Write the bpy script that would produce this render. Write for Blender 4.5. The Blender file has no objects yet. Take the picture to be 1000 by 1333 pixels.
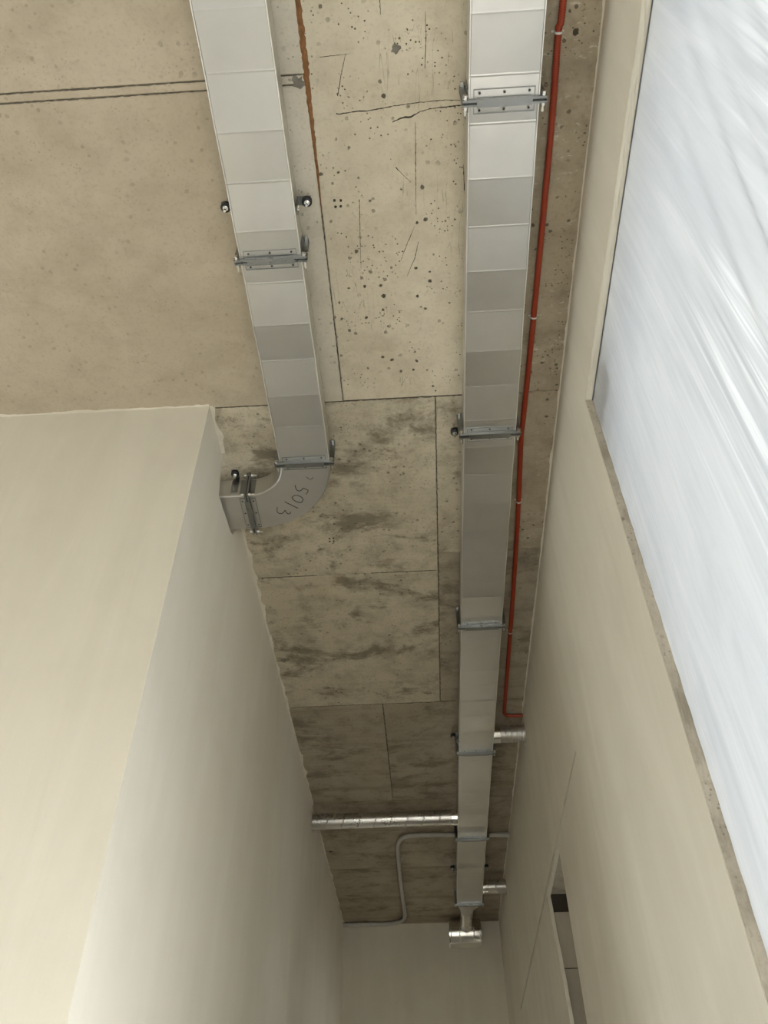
import bpy, bmesh, math, random
from mathutils import Vector, Matrix
from mathutils.geometry import delaunay_2d_cdt

random.seed(11)
SC = bpy.context.scene
COL = SC.collection

# ------------------------------------------------------------------ camera
cam_d = bpy.data.cameras.new('camera')
cam = bpy.data.objects.new('camera', cam_d)
COL.objects.link(cam)
YAW, PITCH, ROLL = -0.0474, 0.7906, -0.0133
_f = Vector((math.sin(YAW) * math.cos(PITCH), math.cos(YAW) * math.cos(PITCH), math.sin(PITCH)))
_r = Vector((math.cos(YAW), -math.sin(YAW), 0))
_u = _r.cross(_f)
_r2 = _r * math.cos(ROLL) + _u * math.sin(ROLL)
_u2 = -_r * math.sin(ROLL) + _u * math.cos(ROLL)
_m = Matrix.Identity(4)
for i in range(3):
    _m[i][0], _m[i][1], _m[i][2] = _r2[i], _u2[i], -_f[i]
_m[2][3] = 1.5
cam.matrix_world = _m
cam_d.sensor_fit = 'VERTICAL'
cam_d.sensor_height = 36.0
cam_d.lens = 1069.0 / 1333.0 * 36.0
cam_d.clip_start = 0.02
SC.camera = cam

# ------------------------------------------------------------------ sky, sun, exposure
W = bpy.data.worlds.new('overcast_sky')
SC.world = W
W.use_nodes = True
bg = W.node_tree.nodes['Background']
bg.inputs[0].default_value = (0.86, 0.94, 1.0, 1)
bg.inputs[1].default_value = 11.0

sun_d = bpy.data.lights.new('hazy_sun', 'SUN')
sun_d.energy = 9.0
sun_d.angle = math.radians(9)
sun_d.color = (1.0, 0.97, 0.92)
sun = bpy.data.objects.new('hazy_sun', sun_d)
COL.objects.link(sun)
SUN_FROM = Vector((0.34, -0.62, 0.71))
sun.rotation_euler = SUN_FROM.to_track_quat('Z', 'Y').to_euler()

SC.view_settings.view_transform = 'Standard'
SC.view_settings.look = 'None'
SC.view_settings.gamma = 1.0
SC.view_settings.use_curve_mapping = False
SC.view_settings.exposure = 0.03
SC.cycles.max_bounces = 8
SC.cycles.diffuse_bounces = 6
SC.cycles.glossy_bounces = 4
SC.cycles.sample_clamp_indirect = 8.0

# ------------------------------------------------------------------ dimensions (metres)
H = 4.0                       # ceiling
XL, XR = -0.7455, 0.5783      # corridor walls
YF, YD = 1.865, 7.414         # face of the projecting wall, end wall
XW, YB = -4.2, -3.0           # rest of the room, to the left and behind
ZB, ZT = 3.8625, 3.9620       # underside and top of the flat ducts


# ------------------------------------------------------------------ helpers
class MB:
    def __init__(s):
        s.v, s.f = [], []

    def add(s, vs, fs):
        o = len(s.v)
        s.v += [tuple(p) for p in vs]
        s.f += [tuple(i + o for i in q) for q in fs]
        return s

    def box(s, a, b):
        x0, y0, z0 = a
        x1, y1, z1 = b
        return s.add([(x0, y0, z0), (x1, y0, z0), (x1, y1, z0), (x0, y1, z0),
                      (x0, y0, z1), (x1, y0, z1), (x1, y1, z1), (x0, y1, z1)],
                     [(0, 3, 2, 1), (4, 5, 6, 7), (0, 1, 5, 4), (1, 2, 6, 5), (2, 3, 7, 6), (3, 0, 4, 7)])

    def tube(s, pts, rad, n=12, cap=True):
        """a tube along pts; rad is one radius or one per point"""
        P = [Vector(p) for p in pts]
        rs = rad if isinstance(rad, (list, tuple)) else [rad] * len(P)
        t0 = (P[1] - P[0]).normalized()
        ref = Vector((0, 0, 1)) if abs(t0.z) < 0.9 else Vector((1, 0, 0))
        a = t0.cross(ref).normalized()
        vs, fs = [], []
        for i, p in enumerate(P):
            t = (P[min(i + 1, len(P) - 1)] - P[max(i - 1, 0)]).normalized()
            a = (a - t * a.dot(t)).normalized()
            b = t.cross(a)
            for k in range(n):
                w = 2 * math.pi * k / n
                vs.append(p + (a * math.cos(w) + b * math.sin(w)) * rs[i])
        for i in range(len(P) - 1):
            for k in range(n):
                k2 = (k + 1) % n
                fs.append((i * n + k, i * n + k2, (i + 1) * n + k2, (i + 1) * n + k))
        if cap:
            fs.append(tuple(range(n - 1, -1, -1)))
            fs.append(tuple((len(P) - 1) * n + k for k in range(n)))
        return s.add(vs, fs)

    def lathe(s, o, axis, prof, n=32):
        """a turned shape: prof is (distance along axis, radius) pairs"""
        o, t = Vector(o), Vector(axis).normalized()
        a = t.cross(Vector((0, 0, 1)) if abs(t.z) < 0.9 else Vector((1, 0, 0))).normalized()
        b = t.cross(a)
        rings = [[o + t * d + (a * math.cos(2 * math.pi * k / n) + b * math.sin(2 * math.pi * k / n)) * q for k in range(n)] for d, q in prof]
        return s.loft(rings, cap=False)

    def loft(s, rings, cap=True, closed=False):
        n = len(rings[0])
        vs = [p for r in rings for p in r]
        fs = []
        m = len(rings)
        for i in range(m if closed else m - 1):
            j = (i + 1) % m
            for k in range(n):
                k2 = (k + 1) % n
                fs.append((i * n + k, i * n + k2, j * n + k2, j * n + k))
        if cap and not closed:
            fs.append(tuple(range(n - 1, -1, -1)))
            fs.append(tuple((m - 1) * n + k for k in range(n)))
        return s.add(vs, fs)

    def build(s, name, mat, parent=None, smooth=False, origin=None, recalc=True):
        """one mesh object; vertices are given in world metres"""
        root = parent
        while root is not None and root.parent is not None:
            root = root.parent
        o = Vector(origin) if origin is not None else (root.location.copy() if root is not None else Vector((0, 0, 0)))
        me = bpy.data.meshes.new(name)
        me.from_pydata([tuple(Vector(p) - o) for p in s.v], [], s.f)
        bm = bmesh.new()
        bm.from_mesh(me)
        if recalc:
            bmesh.ops.recalc_face_normals(bm, faces=bm.faces[:])
        bm.to_mesh(me)
        bm.free()
        if smooth:
            for q in me.polygons:
                q.use_smooth = True
        me.materials.append(mat)
        ob = bpy.data.objects.new(name, me)
        COL.objects.link(ob)
        if parent is None:
            ob.location = o
        else:
            ob.parent = parent
        return ob


def smooth_by_angle(ob, deg=35):
    me = ob.data
    for q in me.polygons:
        q.use_smooth = True
    bm = bmesh.new()
    bm.from_mesh(me)
    for e in bm.edges:
        e.smooth = not (len(e.link_faces) == 2 and e.calc_face_angle(0) > math.radians(deg))
    bm.to_mesh(me)
    bm.free()


def tag(o, label, cat, group=None):
    o['label'] = label
    o['category'] = cat
    if group:
        o['group'] = group
    return o


def thing(name, label, cat, loc, group=None):
    o = bpy.data.objects.new(name, None)
    o.empty_display_size = 0.05
    COL.objects.link(o)
    o.location = loc
    return tag(o, label, cat, group)


def structure(o, label=None):
    o['kind'] = 'structure'
    if label:
        o['label'] = label
    return o


def poly_slab(name, outer, holes, to3, depth, mat, parent=None):
    """a slab cut from a 2-D outline with holes; to3(u, v, d) places it, d in 0..depth"""
    loops = [outer] + holes
    pts, cons = [], []
    for loop in loops:
        o = len(pts)
        pts += [Vector((u, v)) for u, v in loop]
        cons += [(o + i, o + (i + 1) % len(loop)) for i in range(len(loop))]
    vv, _, ff, _, _, _ = delaunay_2d_cdt(pts, cons, [], 1, 1e-6)

    def inside(p, loop):
        odd = False
        for i in range(len(loop)):
            (x0, y0), (x1, y1) = loop[i - 1], loop[i]
            if (y0 > p.y) != (y1 > p.y) and p.x < (x1 - x0) * (p.y - y0) / (y1 - y0) + x0:
                odd = not odd
        return odd
    bm = bmesh.new()
    bv = [bm.verts.new(to3(q.x, q.y, 0)) for q in vv]
    for f in ff:
        c = sum((vv[i] for i in f), Vector((0, 0))) / len(f)
        if inside(c, outer) and not any(inside(c, h) for h in holes):
            bm.faces.new([bv[i] for i in f])
    bmesh.ops.delete(bm, geom=[v for v in bm.verts if not v.link_faces], context='VERTS')
    r = bmesh.ops.extrude_face_region(bm, geom=bm.faces[:])
    off = Vector(to3(0, 0, depth)) - Vector(to3(0, 0, 0))
    bmesh.ops.translate(bm, vec=off, verts=[g for g in r['geom'] if isinstance(g, bmesh.types.BMVert)])
    bmesh.ops.recalc_face_normals(bm, faces=bm.faces[:])
    me = bpy.data.meshes.new(name)
    bm.to_mesh(me)
    bm.free()
    me.materials.append(mat)
    o = bpy.data.objects.new(name, me)
    COL.objects.link(o)
    if parent is not None:
        o.parent = parent
    return o


def circle2(u, v, r, n=24, rv=None):
    rv = rv or r
    return [(u + r * math.cos(2 * math.pi * k / n), v + rv * math.sin(2 * math.pi * k / n)) for k in range(n)]


def rect2(u0, v0, u1, v1):
    return [(u0, v0), (u1, v0), (u1, v1), (u0, v1)]


# ------------------------------------------------------------------ materials
class NT:
    def __init__(s, name):
        s.m = bpy.data.materials.new(name)
        s.m.use_nodes = True
        s.t = s.m.node_tree
        s.t.nodes.clear()
        s.out = s.n('ShaderNodeOutputMaterial')

    def n(s, typ, **kw):
        nd = s.t.nodes.new(typ)
        for k, v in kw.items():
            setattr(nd, k, v)
        return nd

    def l(s, a, b):
        s.t.links.new(a, b)

    def pos(s, scale=(1, 1, 1), rnd=0.0):
        g = s.n('ShaderNodeNewGeometry')
        mp = s.n('ShaderNodeMapping')
        mp.inputs['Scale'].default_value = scale
        s.l(g.outputs['Position'], mp.inputs['Vector'])
        if rnd:
            oi = s.n('ShaderNodeObjectInfo')
            mu = s.n('ShaderNodeMath', operation='MULTIPLY')
            mu.inputs[1].default_value = rnd
            s.l(oi.outputs['Random'], mu.inputs[0])
            s.l(mu.outputs[0], mp.inputs['Location'])
        return mp.outputs[0]

    def noise(s, vec, scale, detail=5, rough=0.55, dist=0.0):
        nd = s.n('ShaderNodeTexNoise')
        nd.inputs['Scale'].default_value = scale
        nd.inputs['Detail'].default_value = detail
        nd.inputs['Roughness'].default_value = rough
        nd.inputs['Distortion'].default_value = dist
        s.l(vec, nd.inputs['Vector'])
        return nd.outputs['Fac']

    def voro(s, vec, scale, rnd=1.0):
        nd = s.n('ShaderNodeTexVoronoi')
        nd.inputs['Scale'].default_value = scale
        nd.inputs['Randomness'].default_value = rnd
        s.l(vec, nd.inputs['Vector'])
        return nd.outputs['Distance']

    def ramp(s, fac, a, b, lo=0.0, hi=1.0):
        nd = s.n('ShaderNodeMapRange', interpolation_type='SMOOTHSTEP')
        nd.inputs['From Min'].default_value = a
        nd.inputs['From Max'].default_value = b
        nd.inputs['To Min'].default_value = lo
        nd.inputs['To Max'].default_value = hi
        s.l(fac, nd.inputs['Value'])
        return nd.outputs[0]

    def math(s, op, a, b):
        nd = s.n('ShaderNodeMath', operation=op)
        for i, x in enumerate((a, b)):
            if isinstance(x, (int, float)):
                nd.inputs[i].default_value = x
            else:
                s.l(x, nd.inputs[i])
        return nd.outputs[0]

    def mix(s, fac, a, b):
        nd = s.n('ShaderNodeMix', data_type='RGBA')
        for sock, x in ((nd.inputs['Factor'], fac), (nd.inputs['A'], a), (nd.inputs['B'], b)):
            if isinstance(x, (int, float)):
                sock.default_value = x
            elif isinstance(x, tuple):
                sock.default_value = (*x, 1)
            else:
                s.l(x, sock)
        return nd.outputs['Result']

    def bump(s, h, strength, dist, prev=None):
        nd = s.n('ShaderNodeBump')
        nd.inputs['Strength'].default_value = strength
        nd.inputs['Distance'].default_value = dist
        s.l(h, nd.inputs['Height'])
        if prev is not None:
            s.l(prev, nd.inputs['Normal'])
        return nd.outputs[0]

    def principled(s, color, rough=0.6, metal=0.0, normal=None, spec=0.5):
        p = s.n('ShaderNodeBsdfPrincipled')
        for key, x in (('Base Color', color), ('Roughness', rough), ('Metallic', metal), ('Specular IOR Level', spec)):
            if isinstance(x, tuple):
                p.inputs[key].default_value = (*x, 1)
            elif isinstance(x, (int, float)):
                p.inputs[key].default_value = x
            else:
                s.l(x, p.inputs[key])
        if normal is not None:
            s.l(normal, p.inputs['Normal'])
        s.l(p.outputs[0], s.out.inputs[0])
        return s.m


def concrete(name, base, dark, light, pits=0.5, stain=0.4, boards=0.0, rust=0.15, pale=0.0, scratch=0.0, mottle=0.42, fleck=0.0):
    t = NT(name)
    P = t.pos(rnd=7.0)
    broad = t.noise(P, 1.7, 6, 0.6, 0.4)
    col = t.mix(t.ramp(broad, 0.3, 0.72), base, light)
    mott = t.noise(P, 9.0, 6, 0.65)
    col = t.mix(t.math('MULTIPLY', t.ramp(mott, 0.42, 0.72), mottle), col, dark)
    # damp tide marks, drawn out along the formwork boards
    Ps = t.pos((1.7, 2.7, 1), rnd=5.0)
    st = t.noise(Ps, 1.9, 10, 0.70, 0.25)
    col = t.mix(t.math('MULTIPLY', t.ramp(st, 0.50, 0.64), stain), col, dark)
    Pb = t.pos((0.55, 15.0, 1), rnd=3.0)
    bd = t.noise(Pb, 1.0, 5, 0.6)
    col = t.mix(t.math('MULTIPLY', t.ramp(bd, 0.5, 0.7), boards), col, dark)
    ru = t.noise(P, 3.1, 3, 0.5)
    col = t.mix(t.math('MULTIPLY', t.ramp(ru, 0.64, 0.78), rust), col, (0.40, 0.25, 0.10))
    pl = t.noise(P, 5.3, 7, 0.7, 0.6)
    col = t.mix(t.math('MULTIPLY', t.ramp(pl, 0.60, 0.74), pale), col, (0.60, 0.56, 0.48))
    if fleck:
        fl = t.noise(t.pos((1.0, 2.2, 1), rnd=4.0), 34.0, 5, 0.7, 0.8)
        col = t.mix(t.math('MULTIPLY', t.ramp(fl, 0.58, 0.68), t.math('MULTIPLY', t.ramp(t.noise(P, 6.0, 3), 0.42, 0.6), fleck)), col, (0.64, 0.60, 0.52))
    # air holes of three sizes, in loose clusters
    wob = t.noise(P, 55.0, 3)
    clus = t.ramp(t.noise(P, 4.5, 3), 0.42, 0.58)
    d1 = t.math('ADD', t.voro(P, 28.0), t.math('MULTIPLY', wob, 0.42))
    h1 = t.math('MULTIPLY', t.ramp(d1, 0.33, 0.39, 1.0, 0.0), clus)
    d2 = t.math('ADD', t.voro(P, 75.0), t.math('MULTIPLY', wob, 0.25))
    h2 = t.math('MULTIPLY', t.ramp(d2, 0.26, 0.33, 1.0, 0.0), t.ramp(t.noise(P, 8.0, 2), 0.5, 0.6))
    hole = t.math('MULTIPLY', t.math('MAXIMUM', h1, h2), pits)
    col = t.mix(hole, col, (0.075, 0.062, 0.045))
    if scratch:
        Pr = t.pos((7.0, 0.7, 1), rnd=9.0)
        sc = t.noise(Pr, 5.0, 3, 0.5, 0.3)
        sc = t.math('MULTIPLY', t.ramp(t.math('ABSOLUTE', t.math('SUBTRACT', sc, 0.5), 0), 0.0, 0.012, 1.0, 0.0), scratch)
        sc = t.math('MULTIPLY', sc, t.ramp(t.noise(P, 3.3, 2), 0.5, 0.58))
        col = t.mix(sc, col, (0.11, 0.09, 0.065))
    fine = t.noise(P, 95.0, 4, 0.65)
    col = t.mix(t.math('MULTIPLY', t.ramp(fine, 0.5, 0.72), 0.35), col, dark)
    n = t.bump(fine, 0.25, 0.003)
    n = t.bump(mott, 0.25, 0.006, n)
    n = t.bump(t.math('SUBTRACT', 1.0, hole), 0.6, 0.004, n)
    return t.principled(col, t.ramp(st, 0.3, 0.7, 0.75, 0.9), 0, n, 0.3)


def plaster(name, base, dark, light):
    t = NT(name)
    P = t.pos()
    Pv = t.pos((5.0, 5.0, 0.75))
    tro = t.noise(Pv, 1.1, 6, 0.6, 0.9)
    col = t.mix(t.math('MULTIPLY', t.ramp(tro, 0.35, 0.7), 0.75), base, light)
    bl = t.noise(P, 2.2, 5, 0.6, 0.3)
    col = t.mix(t.math('MULTIPLY', t.ramp(bl, 0.45, 0.75), 0.35), col, dark)
    n = t.bump(tro, 0.22, 0.010)
    n = t.bump(t.noise(P, 60.0, 4, 0.6), 0.08, 0.003, n)
    return t.principled(col, 0.78, 0, n, 0.25)


def metal(name, color, dark, rough, spangle=0.35, bump=0.05):
    t = NT(name)
    P = t.pos()
    sp = t.voro(P, 95.0)
    big = t.noise(P, 4.0, 5, 0.6)
    col = t.mix(t.math('MULTIPLY', t.ramp(big, 0.4, 0.75), spangle), color, dark)
    r = t.math('ADD', t.ramp(big, 0.3, 0.7, rough - 0.05, rough + 0.06), t.math('MULTIPLY', sp, 0.05))
    n = t.bump(t.noise(P, 7.0, 2, 0.4), bump, 0.02)
    return t.principled(col, r, 1.0, n)


def plain(name, color, rough=0.5, metallic=0.0, nscale=40.0, var=0.25):
    t = NT(name)
    P = t.pos()
    nz = t.noise(P, nscale, 4)
    dk = tuple(c * (1 - var) for c in color)
    return t.principled(t.mix(nz, dk, color), rough, metallic, t.bump(nz, 0.1, 0.002))


M = {}
M['conc_smooth'] = concrete('concrete_smooth', (0.39, 0.33, 0.245), (0.27, 0.225, 0.16), (0.45, 0.385, 0.295), pits=0.25, stain=0.22, rust=0.30, mottle=0.24)
M['conc_pitted'] = concrete('concrete_pitted', (0.55, 0.485, 0.365), (0.37, 0.31, 0.225), (0.63, 0.565, 0.44), pits=0.95, stain=0.25, rust=0.22, scratch=0.5, pale=0.12)
M['conc_pale'] = concrete('concrete_pale', (0.54, 0.49, 0.395), (0.38, 0.335, 0.26), (0.61, 0.56, 0.46), pits=0.4, stain=0.25, rust=0.15, pale=0.15, mottle=0.3)
M['conc_rough'] = concrete('concrete_rough', (0.37, 0.31, 0.225), (0.20, 0.165, 0.115), (0.45, 0.385, 0.29), pits=0.8, stain=0.5, boards=0.3, pale=0.35, fleck=0.7)
M['conc_stained'] = concrete('concrete_stained', (0.46, 0.405, 0.305), (0.16, 0.135, 0.095), (0.54, 0.48, 0.37), pits=0.6, stain=0.85, boards=0.16, rust=0.2, pale=0.12)
M['conc_dark'] = concrete('concrete_dark', (0.34, 0.29, 0.215), (0.14, 0.115, 0.085), (0.39, 0.335, 0.255), pits=0.4, stain=0.7, boards=0.35, rust=0.2)
M['conc_back'] = concrete('concrete_joint', (0.16, 0.13, 0.09), (0.08, 0.065, 0.045), (0.2, 0.165, 0.12), pits=0.3, stain=0.4)
M['floor'] = concrete('screed_floor', (0.30, 0.28, 0.245), (0.22, 0.205, 0.18), (0.34, 0.32, 0.285), pits=0.2, stain=0.2)
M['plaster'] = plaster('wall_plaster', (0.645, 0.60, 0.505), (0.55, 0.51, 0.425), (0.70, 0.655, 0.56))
M['plaster_front'] = plaster('wall_plaster_darkened', (0.55, 0.505, 0.415), (0.48, 0.435, 0.35), (0.595, 0.55, 0.46))  # same plaster, darkened to offset the strong light on this wall
M['plaster_lightened'] = plaster('wall_plaster_lightened', (0.79, 0.755, 0.68), (0.70, 0.665, 0.59), (0.83, 0.80, 0.73))  # same plaster, lightened in place of missing window light
M['plaster_raw'] = plaster('raw_plaster', (0.60, 0.55, 0.46), (0.42, 0.37, 0.29), (0.72, 0.68, 0.60))
M['block'] = plaster('aerated_block', (0.33, 0.295, 0.235), (0.20, 0.175, 0.135), (0.46, 0.415, 0.34))
M['galv'] = metal('galvanised_sheet', (0.63, 0.62, 0.60), (0.52, 0.51, 0.50), 0.34)
M['galv_profile'] = metal('galvanised_profile', (0.30, 0.31, 0.31), (0.20, 0.21, 0.21), 0.30)
M['zinc'] = metal('zinc_bolt', (0.78, 0.78, 0.76), (0.6, 0.6, 0.6), 0.22)
M['spiral'] = metal('spiral_sheet', (0.60, 0.58, 0.55), (0.52, 0.50, 0.48), 0.27, 0.2, 0.008)
M['seam'] = metal('seam_edge_highlight', (0.86, 0.85, 0.82), (0.78, 0.77, 0.75), 0.45, 0.2, 0.0)  # paler than the duct sheet: the edge highlight is put into the colour
M['polished'] = metal('new_fitting_sheet', (0.80, 0.79, 0.76), (0.7, 0.69, 0.67), 0.13)
M['rubber'] = plain('black_rubber', (0.012, 0.012, 0.013), 0.55)
M['gasket'] = plain('grey_gasket', (0.05, 0.055, 0.055), 0.6)
M['red'] = plain('red_conduit_plastic', (0.38, 0.045, 0.014), 0.42)
M['redstring'] = plain('red_chalk_mark', (0.42, 0.10, 0.06), 0.9)
M['tie'] = plain('white_clip_plastic', (0.75, 0.72, 0.66), 0.5)
M['grey_conduit'] = plain('grey_conduit_plastic', (0.50, 0.48, 0.44), 0.5)
M['rust'] = plain('rusted_steel', (0.33, 0.15, 0.05), 0.85, 0, 70.0, 0.75)
M['crack'] = plain('crack_dirt_gap_shade', (0.06, 0.048, 0.034), 0.95)
M['joint'] = plain('joint_dirt', (0.13, 0.11, 0.08), 0.95, 0, 60, 0.6)
M['dust'] = plain('grey_cement_smear', (0.24, 0.22, 0.18), 0.95, 0, 60, 0.5)
M['tape'] = plain('dark_tape', (0.10, 0.105, 0.115), 0.5)
M['mortar'] = concrete('rough_mortar', (0.40, 0.355, 0.28), (0.22, 0.19, 0.145), (0.48, 0.43, 0.35), pits=0.5, stain=0.6, pale=0.4)
M['ink'] = plain('black_marker_ink', (0.012, 0.011, 0.012), 0.5)
M['ground'] = concrete('paving_outside', (0.60, 0.58, 0.54), (0.5, 0.48, 0.44), (0.66, 0.64, 0.60), pits=0.2, stain=0.2)
M['render'] = plaster('outside_render', (0.62, 0.60, 0.56), (0.5, 0.48, 0.45), (0.68, 0.66, 0.62))


def film_material():
    t = NT('plastic_film')
    P = t.pos((1, 2.4, 0.5))
    nz = t.noise(P, 2.6, 5, 0.6, 0.5)
    col = t.mix(t.ramp(nz, 0.3, 0.75), (0.50, 0.525, 0.565), (0.60, 0.62, 0.65))
    # light and shade of upright folds painted into the sheet colour, in bunches
    g = t.n('ShaderNodeNewGeometry')
    mp = t.n('ShaderNodeMapping')
    mp.inputs['Rotation'].default_value = (math.radians(14), 0, 0)
    mp.inputs['Scale'].default_value = (1, 24.0, 0.45)
    t.l(g.outputs['Position'], mp.inputs['Vector'])
    cr = t.noise(mp.outputs[0], 1.6, 4, 0.62, 0.15)
    sp = t.n('ShaderNodeSeparateXYZ')
    t.l(g.outputs['Position'], sp.inputs[0])
    # the gathered part of the sheet: below the head and away from the far jamb
    gath = t.math('MULTIPLY', t.ramp(sp.outputs['Y'], 1.20, 0.80, 0.0, 1.0), t.ramp(sp.outputs['Z'], 3.15, 2.80, 0.0, 1.0))
    bunch = t.math('MULTIPLY', t.math('ADD', t.math('MULTIPLY', gath, 0.75), 0.12), t.ramp(t.noise(t.pos((1, 1.6, 0.7)), 1.5, 2), 0.30, 0.55))
    col = t.mix(t.math('MULTIPLY', t.ramp(cr, 0.50, 0.66), bunch), col, (0.84, 0.86, 0.88))
    col = t.mix(t.math('MULTIPLY', t.ramp(cr, 0.50, 0.38, 0.0, 1.0), t.math('MULTIPLY', bunch, 0.6)), col, (0.36, 0.37, 0.39))
    Pf = t.pos((1, 10.0, 0.8))
    fine = t.noise(Pf, 4.0, 4, 0.6, 1.2)
    n = t.bump(fine, 0.16, 0.006)
    tr = t.n('ShaderNodeBsdfTranslucent')
    di = t.n('ShaderNodeBsdfDiffuse')
    gl = t.n('ShaderNodeBsdfGlossy')
    gl.inputs['Roughness'].default_value = 0.22
    t.l(col, tr.inputs['Color'])
    t.l(col, di.inputs['Color'])
    for b in (tr, di, gl):
        t.l(n, b.inputs['Normal'])
    m1 = t.n('ShaderNodeMixShader')
    m1.inputs[0].default_value = FILM_SCATTER_BACK
    t.l(tr.outputs[0], m1.inputs[1])
    t.l(di.outputs[0], m1.inputs[2])
    fr = t.n('ShaderNodeFresnel')
    fr.inputs['IOR'].default_value = 1.42
    t.l(n, fr.inputs['Normal'])
    m2 = t.n('ShaderNodeMixShader')
    t.l(fr.outputs[0], m2.inputs[0])
    t.l(m1.outputs[0], m2.inputs[1])
    t.l(gl.outputs[0], m2.inputs[2])
    t.l(m2.outputs[0], t.out.inputs[0])
    return t.m


FILM_SCATTER_BACK = 0.915
M['film'] = film_material()

# ------------------------------------------------------------------ the setting: floor and ground
structure(MB().box((XW - 0.3, YB - 0.3, -0.2), (XR + 1.8, YD + 0.2, 0.0)).build('floor', M['floor']), 'pale screed floor of the unfinished room')
structure(MB().box((-60, -60, -0.5), (60, 60, -0.22)).build('ground_outside', M['ground']), 'paved ground outside the building')

# ------------------------------------------------------------------ ceiling: slab and the panels cast against formwork
slab = structure(MB().box((XW - 0.3, YB - 0.3, H + 0.014), (XR + 0.32, YD + 0.2, H + 0.25)).build('ceiling', M['conc_back']), 'raw board-marked concrete ceiling')
G = 0.0013
panels = [  # x0, x1, y0, y1, material, depth of its face above 4.0
    (XW, -0.40, YB, -1.2, 'conc_smooth', 0.000), (-0.40, -0.238, YB, -1.2, 'conc_pale', 0.000), (XW, -0.40, -1.2, 0.735, 'conc_smooth', 0.0), (-0.40, -0.238, -1.2, 0.735, 'conc_pale', 0.0),
    (XW, -0.40, 0.735, 0.761, 'conc_smooth', 0.001), (-0.40, -0.238, 0.735, 0.761, 'conc_pale', 0.001), (XW, -0.40, 0.761, 1.875, 'conc_smooth', 0.0), (-0.40, -0.238, 0.761, 1.875, 'conc_pale', 0.0),
    (-0.238, 0.31, YB, -0.6, 'conc_pitted', 0.002), (-0.238, 0.31, -0.6, 1.875, 'conc_pitted', 0.002),
    (0.31, XR + 0.05, YB, -0.6, 'conc_rough', 0.0), (0.31, XR + 0.05, -0.6, 1.875, 'conc_rough', 0.0),
    (XL - 0.3, 0.111, 1.875, 2.867, 'conc_stained', 0.001), (0.111, 0.36, 1.875, 2.75, 'conc_stained', 0.0),
    (0.36, XR + 0.05, 1.875, 2.75, 'conc_rough', 0.002), (0.111, XR + 0.05, 2.75, 3.974, 'conc_dark', 0.002),
    (XL - 0.3, 0.111, 2.867, 3.974, 'conc_stained', 0.0),
    (XL - 0.3, -0.21, 3.974, 5.134, 'conc_dark', 0.001), (-0.21, XR + 0.05, 3.974, 5.134, 'conc_dark', 0.003),
    (XL - 0.3, XR + 0.05, 5.134, 6.223, 'conc_dark', 0.0), (XL - 0.3, XR + 0.05, 6.223, YD + 0.1, 'conc_dark', 0.002)]
for x0, x1, y0, y1, mt, dz in panels:
    z0 = H + dz
    mb = MB()
    c = 0.003
    a, b = (x0 + G, y0 + G), (x1 - G, y1 - G)
    rings = [[(a[0] + e, a[1] + e, z), (b[0] - e, a[1] + e, z), (b[0] - e, b[1] - e, z), (a[0] + e, b[1] - e, z)]
             for e, z in ((c, z0), (0, z0 + c), (0, H + 0.016))]
    mb.loft(rings)
    mb.build('ceiling_panel', M[mt], slab)


def ribbon(mb, pts, widths, z, th=0.0012, jit=0.0, step=0.012):
    """a thin ragged strip lying on the ceiling along pts"""
    P = []
    for i in range(len(pts) - 1):
        a, b = Vector(pts[i]), Vector(pts[i + 1])
        n = max(1, int((b - a).length / step))
        for k in range(n):
            f = (i + k / n) / (len(pts) - 1)
            P.append((a.lerp(b, k / n), f))
    P.append((Vector(pts[-1]), 1.0))
    rings = []
    for i, (p, f) in enumerate(P):
        q0, q1 = P[max(i - 1, 0)][0], P[min(i + 1, len(P) - 1)][0]
        t = (q1 - q0).normalized()
        s = Vector((-t.y, t.x))
        x = f * (len(widths) - 1)
        j = min(int(x), len(widths) - 2)
        w = widths[j] + (widths[j + 1] - widths[j]) * (x - j)
        w1 = w * (0.5 + random.uniform(-jit, jit))
        w2 = w * (0.5 + random.uniform(-jit, jit))
        c = p + s * random.uniform(-jit, jit) * w * 0.5
        l, r = c + s * w1, c - s * w2
        rings.append([(l.x, l.y, z + 0.003), (l.x, l.y, z), ((l.x + r.x) / 2, (l.y + r.y) / 2, z - th), (r.x, r.y, z), (r.x, r.y, z + 0.003)])
    mb.loft(rings)


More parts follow.
